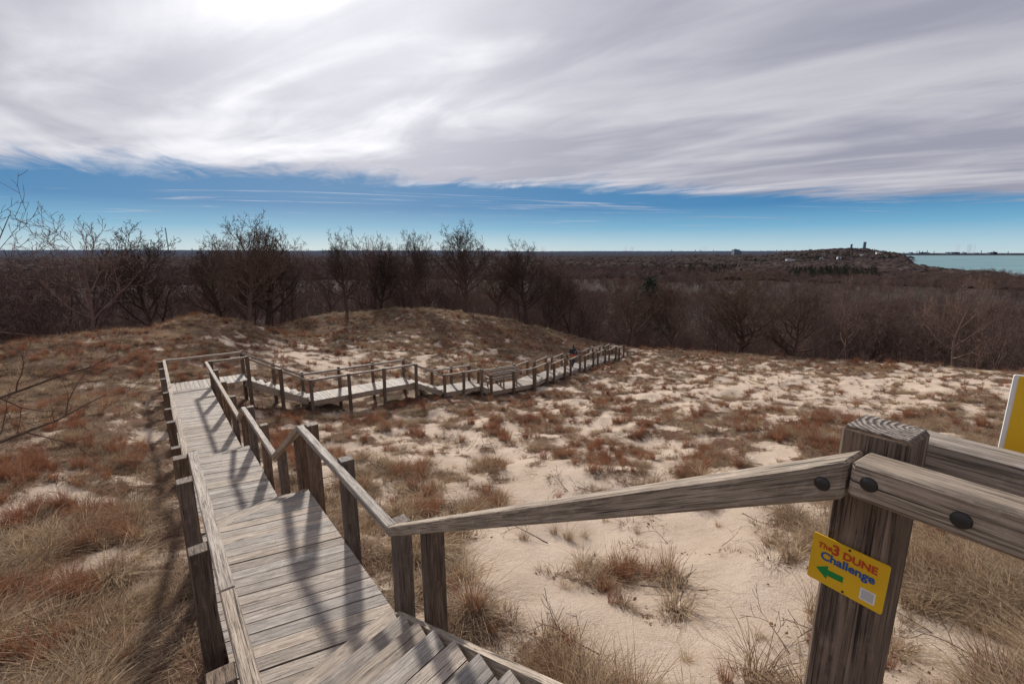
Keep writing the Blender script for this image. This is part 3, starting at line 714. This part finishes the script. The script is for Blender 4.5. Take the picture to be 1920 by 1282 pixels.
def house(x,y,w,rot):
    z=hz(x,y)+6; e_=empty('white_house',(x,y,z)); e_.rotation_euler=(0,0,rot)
    bm=bmesh.new(); boxm(bm,0,0,-8,10,w,w*.7); boxm(bm,w*.6,0,-8,7,w*.4,w*.5); mk('walls',bm,M_wh,e_)
    bm=bmesh.new(); h=w*.35
    for cx,ww,dd,zb in ((0,w*1.08,w*.8,10.02),(w*.62,w*.42,w*.58,7.02)):
        v=[bm.verts.new(p) for p in ((cx-ww/2,-dd/2,zb),(cx+ww/2,-dd/2,zb),(cx+ww/2,dd/2,zb),(cx-ww/2,dd/2,zb),(cx-ww/2,0,zb+h*.8),(cx+ww/2,0,zb+h*.8))]
        for f in ((0,1,5,4),(2,3,4,5),(0,4,3),(1,2,5),(3,2,1,0)): bm.faces.new([v[j] for j in f])
    mk('roof',bm,M_rf,e_)
    bm=bmesh.new()
    for zz_ in (1.5,5.5):
        for xx in (-.35,-.12,.12,.35): boxm(bm,xx*w,-w*.35-.03,zz_,zz_+2,1.6,.2)
    mk('windows',bm,M_win,e_)
for a_ in ((955,1600,14,.2),(985,1620,12,-.3),(1000,1650,12,.2),(1640,1900,16,.1),(1680,1890,12,.4),(1200,1700,11,0),(1130,1690,10,.5),(1420,1800,12,-.2),(1330,1760,11,.3)): house(*a_)

# ------------------------------------------------------------------ grass
def grassmat(name,cols,tr=.35):
    global N,L,tc
    m,nt,N,L=newmat(name); out=N.new('ShaderNodeOutputMaterial'); df=N.new('ShaderNodeBsdfDiffuse'); tl_=N.new('ShaderNodeBsdfTranslucent'); mx=N.new('ShaderNodeMixShader'); mx.inputs[0].default_value=tr
    oi=N.new('ShaderNodeObjectInfo'); tc=N.new('ShaderNodeTexCoord')
    c=ramp(oi.outputs['Random'],cols)
    c=mix(1.0,c,ramp(noise(16,3),[(.3,(.30,.26,.24)),(.7,(1.65,1.65,1.65))]),'MULTIPLY')
    L.new(c,df.inputs[0]); L.new(c,tl_.inputs[0]); L.new(df.outputs[0],mx.inputs[1]); L.new(tl_.outputs[0],mx.inputs[2]); L.new(mx.outputs[0],out.inputs[0]); return m
G_straw=grassmat('straw_grass',[(0,(.44,.325,.205)),(.3,(.27,.18,.11)),(.65,(.58,.46,.315)),(1,(.34,.26,.18))])
G_red=grassmat('rust_grass',[(0,(.25,.095,.052)),(.5,(.38,.19,.11)),(1,(.24,.135,.09))])
G_mat=grassmat('matted_thatch',[(0,(.14,.09,.062)),(.4,(.34,.25,.17)),(.7,(.49,.38,.27)),(1,(.21,.13,.085))],.2)
def tuft(seed,cnt,h,rad,droop,w,mat,comb=(0,0)):
    R=random.Random(seed); V=[];F=[]
    for k in range(cnt):
        a_=R.uniform(0,6.28); rr_=rad*math.sqrt(R.random()); bx,by=rr_*math.cos(a_),rr_*math.sin(a_)
        a2=a_+R.uniform(-.9,.9); hh=h*R.uniform(.4,1.2); dr=droop*R.uniform(.3,1.5)
        dx,dy=math.cos(a2)*dr+comb[0]*R.uniform(.3,1.3),math.sin(a2)*dr+comb[1]*R.uniform(.3,1.3)
        pa=R.uniform(0,3.14); wx,wy=math.cos(pa)*w/2,math.sin(pa)*w/2; b=len(V)
        for j,t in enumerate((0,.4,.75,1)):
            px=bx+dx*hh*t*t; py=by+dy*hh*t*t; pz=hh*(t-.42*min(1.6,math.hypot(dx,dy))*t*t)-.02
            ww=(1,.85,.55,.12)[j]
            V.append((px-wx*ww,py-wy*ww,pz)); V.append((px+wx*ww,py+wy*ww,pz))
        for j in range(3): F.append((b+2*j,b+2*j+1,b+2*j+3,b+2*j+2))
    me=bpy.data.meshes.new('tuft'); me.from_pydata(V,[],F); me.materials.append(mat); return me
TS=[tuft(k,100,.42,.11,1.0,.0075,G_straw,(.6,.1)) for k in range(4)]
TR=[tuft(20+k,100,.42,.09,.4,.005,G_red,(.2,0)) for k in range(3)]
TM=[tuft(40+k,90,.15,.20,1.6,.0072,G_mat) for k in range(3)]
segs=[(P-ds*3.2,C0),(C0,Cc(18.7)),(P-ns*.6-ds*3,C0-n*.6),(Cc(-.5,.63),Cc(18.7,.63)),(Cc(-.5,1.2),Cc(18.7,1.2))]
fl=[(Vector(a[:2])+Vector(b[:2]))/2 for a,b in zip(front,back)]
for a,b in zip(fl[:-1],fl[1:]): segs.append((a,b))
segs.append((A0+gp*.5,A0+gp*.5+g*20))
def clear(x,y,dm):
    ok=np.ones(len(x),bool)
    for a,b in segs:
        ab=b-a; t=np.clip(((x-a.x)*ab.x+(y-a.y)*ab.y)/ab.length_squared,0,1); dd=np.hypot(x-a.x-ab.x*t,y-a.y-ab.y*t); ok&=dd>dm
    return ok
def gpts(cnt,rmin,rmax,thr,power=1.0,clr=.75,pat=None,jit=.1):
    th=np.radians(rng.uniform(-66,66,cnt)); u=rng.random(cnt); r=rmin+(rmax-rmin)*u**power
    x=r*np.sin(th); y=r*np.cos(th)
    v=veg(x,y)+rng.normal(0,jit,cnt)
    k=(v>thr)&(r<brow(x,y)+2)&clear(x,y,clr)
    if pat is not None: k&=pat(x,y)>rng.random(cnt)
    return x[k],y[k]
def pstraw(x,y):
    p=.34+0*x
    p+=.7*np.exp(-((x-4)**2+(y-2.6)**2)/10)+.5*np.exp(-((x+5)**2+(y-3)**2)/9)+.6*sstep(28,40,y)*(x<6)+.5*(x<-17)+.4*sstep(6,18,x)
    return np.clip(p*(.2+1.6*sstep(.4,.6,fbm(x*.7,y*.7,2,31))),0,1)
x,y=gpts(32000,1.8,56,.56,.9,.8,pstraw,.07); s=rng.uniform(.5,1.3,len(x))*np.where(np.hypot(x,y)>12,.72,1.)
xa=rng.uniform(1.6,6.5,1500); ya=rng.uniform(1.2,5.2,1500); k_=(veg(xa,ya)+.45*sstep(1.8,3.6,xa-.35*ya)>.74)&clear(xa,ya,.55); xa=xa[k_];ya=ya[k_]
xl=rng.uniform(-8,26,2600); yl=rng.uniform(3,30,2600); k_=clear(xl,yl,.8)&(rng.random(2600)<.38); xl=xl[k_]; yl=yl[k_]
xc,yc=np.r_[x,xa,xl],np.r_[y,ya,yl]; s=np.r_[s,rng.uniform(.55,1.15,len(xa)),rng.uniform(.3,.65,len(xl))]
scatter('dune_grass',np.stack([xc,yc,height_g(xc,yc)],1),rng.normal(0.3,1.2,len(xc)),s,rng.integers(0,4,len(xc)),TS)
def pred(x,y): return np.clip(.72-.5*pstraw(x,y),0,1)*(.10+1.6*sstep(.45,.62,fbm(x*.9,y*.9,2,77)))
x,y=gpts(30000,2.5,50,.58,.9,.8,pred,.12); s=rng.uniform(.4,1.1,len(x))
scatter('rust_coloured_bunchgrass',np.stack([x,y,height_g(x,y)],1),rng.uniform(0,6,len(x)),s,rng.integers(0,3,len(x)),TR)
x,y=gpts(42000,1.8,54,.52,.9,.3,None,.10); s=rng.uniform(.4,1.1,len(x))
scatter('matted_grass_thatch',np.stack([x,y,height_g(x,y)],1),rng.uniform(0,6,len(x)),s,rng.integers(0,3,len(x)),TM)
M_leaf=grassmat('dry_leaf',[(0,(.14,.07,.035)),(.5,(.24,.13,.07)),(1,(.32,.2,.12))],.2)
me=bpy.data.meshes.new('leaf'); me.from_pydata([(0,-.03,.01),(.015,-.01,.016),(.017,.012,.006),(0,.035,.018),(-.017,.012,.012),(-.015,-.01,.004)],[],[(0,1,2,3),(0,3,4,5)]); me.materials.append(M_leaf)
x,y=gpts(18000,1.5,16,.42,.8,.3,None,.12)
scatter('fallen_leaves',np.stack([x,y,height_g(x,y)+.01],1),rng.uniform(0,6,len(x)),rng.uniform(.4,1.1,len(x)),np.zeros(len(x)),[me],rng.normal(0,.4,(len(x),2)))
def stick(seed):
    return tree_mesh('stick',seed,.8,[3,2],.009,M_bark,.0035,1.2,.3,upb=0)
x,y=gpts(900,2,30,.1,.8,.8); tl2=np.stack([np.full(len(x),1.5),rng.normal(0,.1,len(x))],1)
scatter('dead_sticks',np.stack([x,y,height_g(x,y)+.04],1),rng.uniform(0,6,len(x)),rng.uniform(.4,1.2,len(x)),rng.integers(0,2,len(x)),[stick(1),stick(2)],tl2)

# ------------------------------------------------------------------ light + sky
AZ=math.radians(-20); EL=math.radians(29)
sd=Vector((math.sin(AZ)*math.cos(EL),math.cos(AZ)*math.cos(EL),math.sin(EL)))
sl=bpy.data.lights.new('sun','SUN'); sl.energy=4.2; sl.angle=math.radians(3.0); sl.color=(1,.935,.85)
so=link(bpy.data.objects.new('sun',sl)); so.rotation_euler=sd.to_track_quat('Z','Y').to_euler(); so.location=(0,0,30)
w=bpy.data.worlds.new('World'); scene.world=w; w.use_nodes=True; nt=w.node_tree; N=nt.nodes; L=nt.links; N.clear()
out=N.new('ShaderNodeOutputWorld'); bg=N.new('ShaderNodeBackground'); bg.inputs['Strength'].default_value=.1; L.new(bg.outputs[0],out.inputs[0])
sky=N.new('ShaderNodeTexSky'); sky.sky_type='NISHITA'; sky.sun_disc=False; sky.sun_elevation=EL; sky.sun_rotation=AZ; sky.altitude=100
tc=N.new('ShaderNodeTexCoord'); sx=N.new('ShaderNodeSeparateXYZ'); L.new(tc.outputs['Generated'],sx.inputs[0])
zc=math_('MAXIMUM',sx.outputs[2],.012); px=math_('DIVIDE',sx.outputs[0],zc); py=math_('DIVIDE',sx.outputs[1],zc)
def plane(az,fa,fb,ox=0,oy=0):
    """coordinates on the cloud layer, fa along the streak heading az, fb across it"""
    a_=math.radians(az); D=(math.sin(a_),math.cos(a_)); E=(D[1],-D[0])
    u=math_('ADD',math_('MULTIPLY',px,D[0]*fa),math_('ADD',math_('MULTIPLY',py,D[1]*fa),ox))
    v=math_('ADD',math_('MULTIPLY',px,E[0]*fb),math_('ADD',math_('MULTIPLY',py,E[1]*fb),oy))
    cb=N.new('ShaderNodeCombineXYZ'); L.new(u,cb.inputs[0]); L.new(v,cb.inputs[1]); return cb.outputs[0]
e0=math_('SUBTRACT',math_('ADD',math_('MULTIPLY',px,.25),7.2),py)
nw=noise(1,7,.6,plane(-50,.30,.7),.7)
nf=noise(1,6,.65,plane(-20,.6,1.4,3,1),1.0)
n0=noise(1,3,.5,plane(70,.12,.3,1,5),.3)
e1=math_('ADD',e0,math_('ADD',math_('MULTIPLY',math_('SUBTRACT',nw,.5),3.4),math_('MULTIPLY',math_('SUBTRACT',nf,.5),3.0)))
e1=math_('ADD',e1,math_('MULTIPLY',math_('SUBTRACT',n0,.5),2.0))
cm=maprange(e1,-.5,1.4)
wz=noise(1,6,.6,plane(78,.16,.75,3,1),1.6); wis=math_('MULTIPLY',maprange(wz,.58,.74),.6)
cm=math_('MAXIMUM',cm,wis)
s1=noise(1,6,.5,plane(-52,.35,.8,1.3,.4),1.4); s2=noise(1,3,.5,plane(-58,.20,.42,5,2),.8); s3=noise(1,5,.55,plane(-40,1.1,1.7,2,7),1.0)
tone=math_('ADD',math_('MULTIPLY',s1,.40),math_('ADD',math_('MULTIPLY',s2,.55),math_('MULTIPLY',s3,.12)))
tone=maprange(tone,.41,.68)
dt=N.new('ShaderNodeVectorMath'); dt.operation='DOT_PRODUCT'; L.new(tc.outputs['Generated'],dt.inputs[0]); dt.inputs[1].default_value=sd
dp=math_('MAXIMUM',dt.outputs['Value'],0)
gl=math_('ADD',math_('MULTIPLY',math_('POWER',dp,16),.62),math_('MULTIPLY',math_('POWER',dp,4),.20))
gl=math_('MULTIPLY',gl,math_('ADD',math_('MULTIPLY',tone,.6),.65))
cc=ramp(tone,[(0,(3.3,3.35,4.15)),(.5,(4.5,4.5,5.2)),(1,(5.7,5.65,6.2))])
gv=N.new('ShaderNodeVectorMath'); gv.operation='SCALE'; gv.inputs[0].default_value=(10,9.9,9.6); L.new(gl,gv.inputs['Scale'])
ca=N.new('ShaderNodeVectorMath'); ca.operation='ADD'; L.new(cc,ca.inputs[0]); L.new(gv.outputs[0],ca.inputs[1])
grad=ramp(sx.outputs[2],[(0,(5.4,6.8,7.4)),(.02,(3.9,6.0,7.2)),(.05,(1.5,4.1,6.3)),(.09,(.35,2.1,4.6)),(.3,(.2,1.2,3.0))])
blue=mix(.08,grad,sky.outputs[0])
fin=mix(cm,blue,ca.outputs[0])
L.new(fin,bg.inputs['Color'])

# ------------------------------------------------------------------ camera
cam=bpy.data.cameras.new('camera'); co_=link(bpy.data.objects.new('camera',cam)); cam.lens=16; cam.sensor_width=36; cam.clip_start=.05; cam.clip_end=100000
co_.location=(0,0,0); co_.rotation_euler=(math.radians(90-11.1),0,0); scene.camera=co_
scene.view_settings.view_transform='Standard'; scene.view_settings.look='None'; scene.view_settings.exposure=0
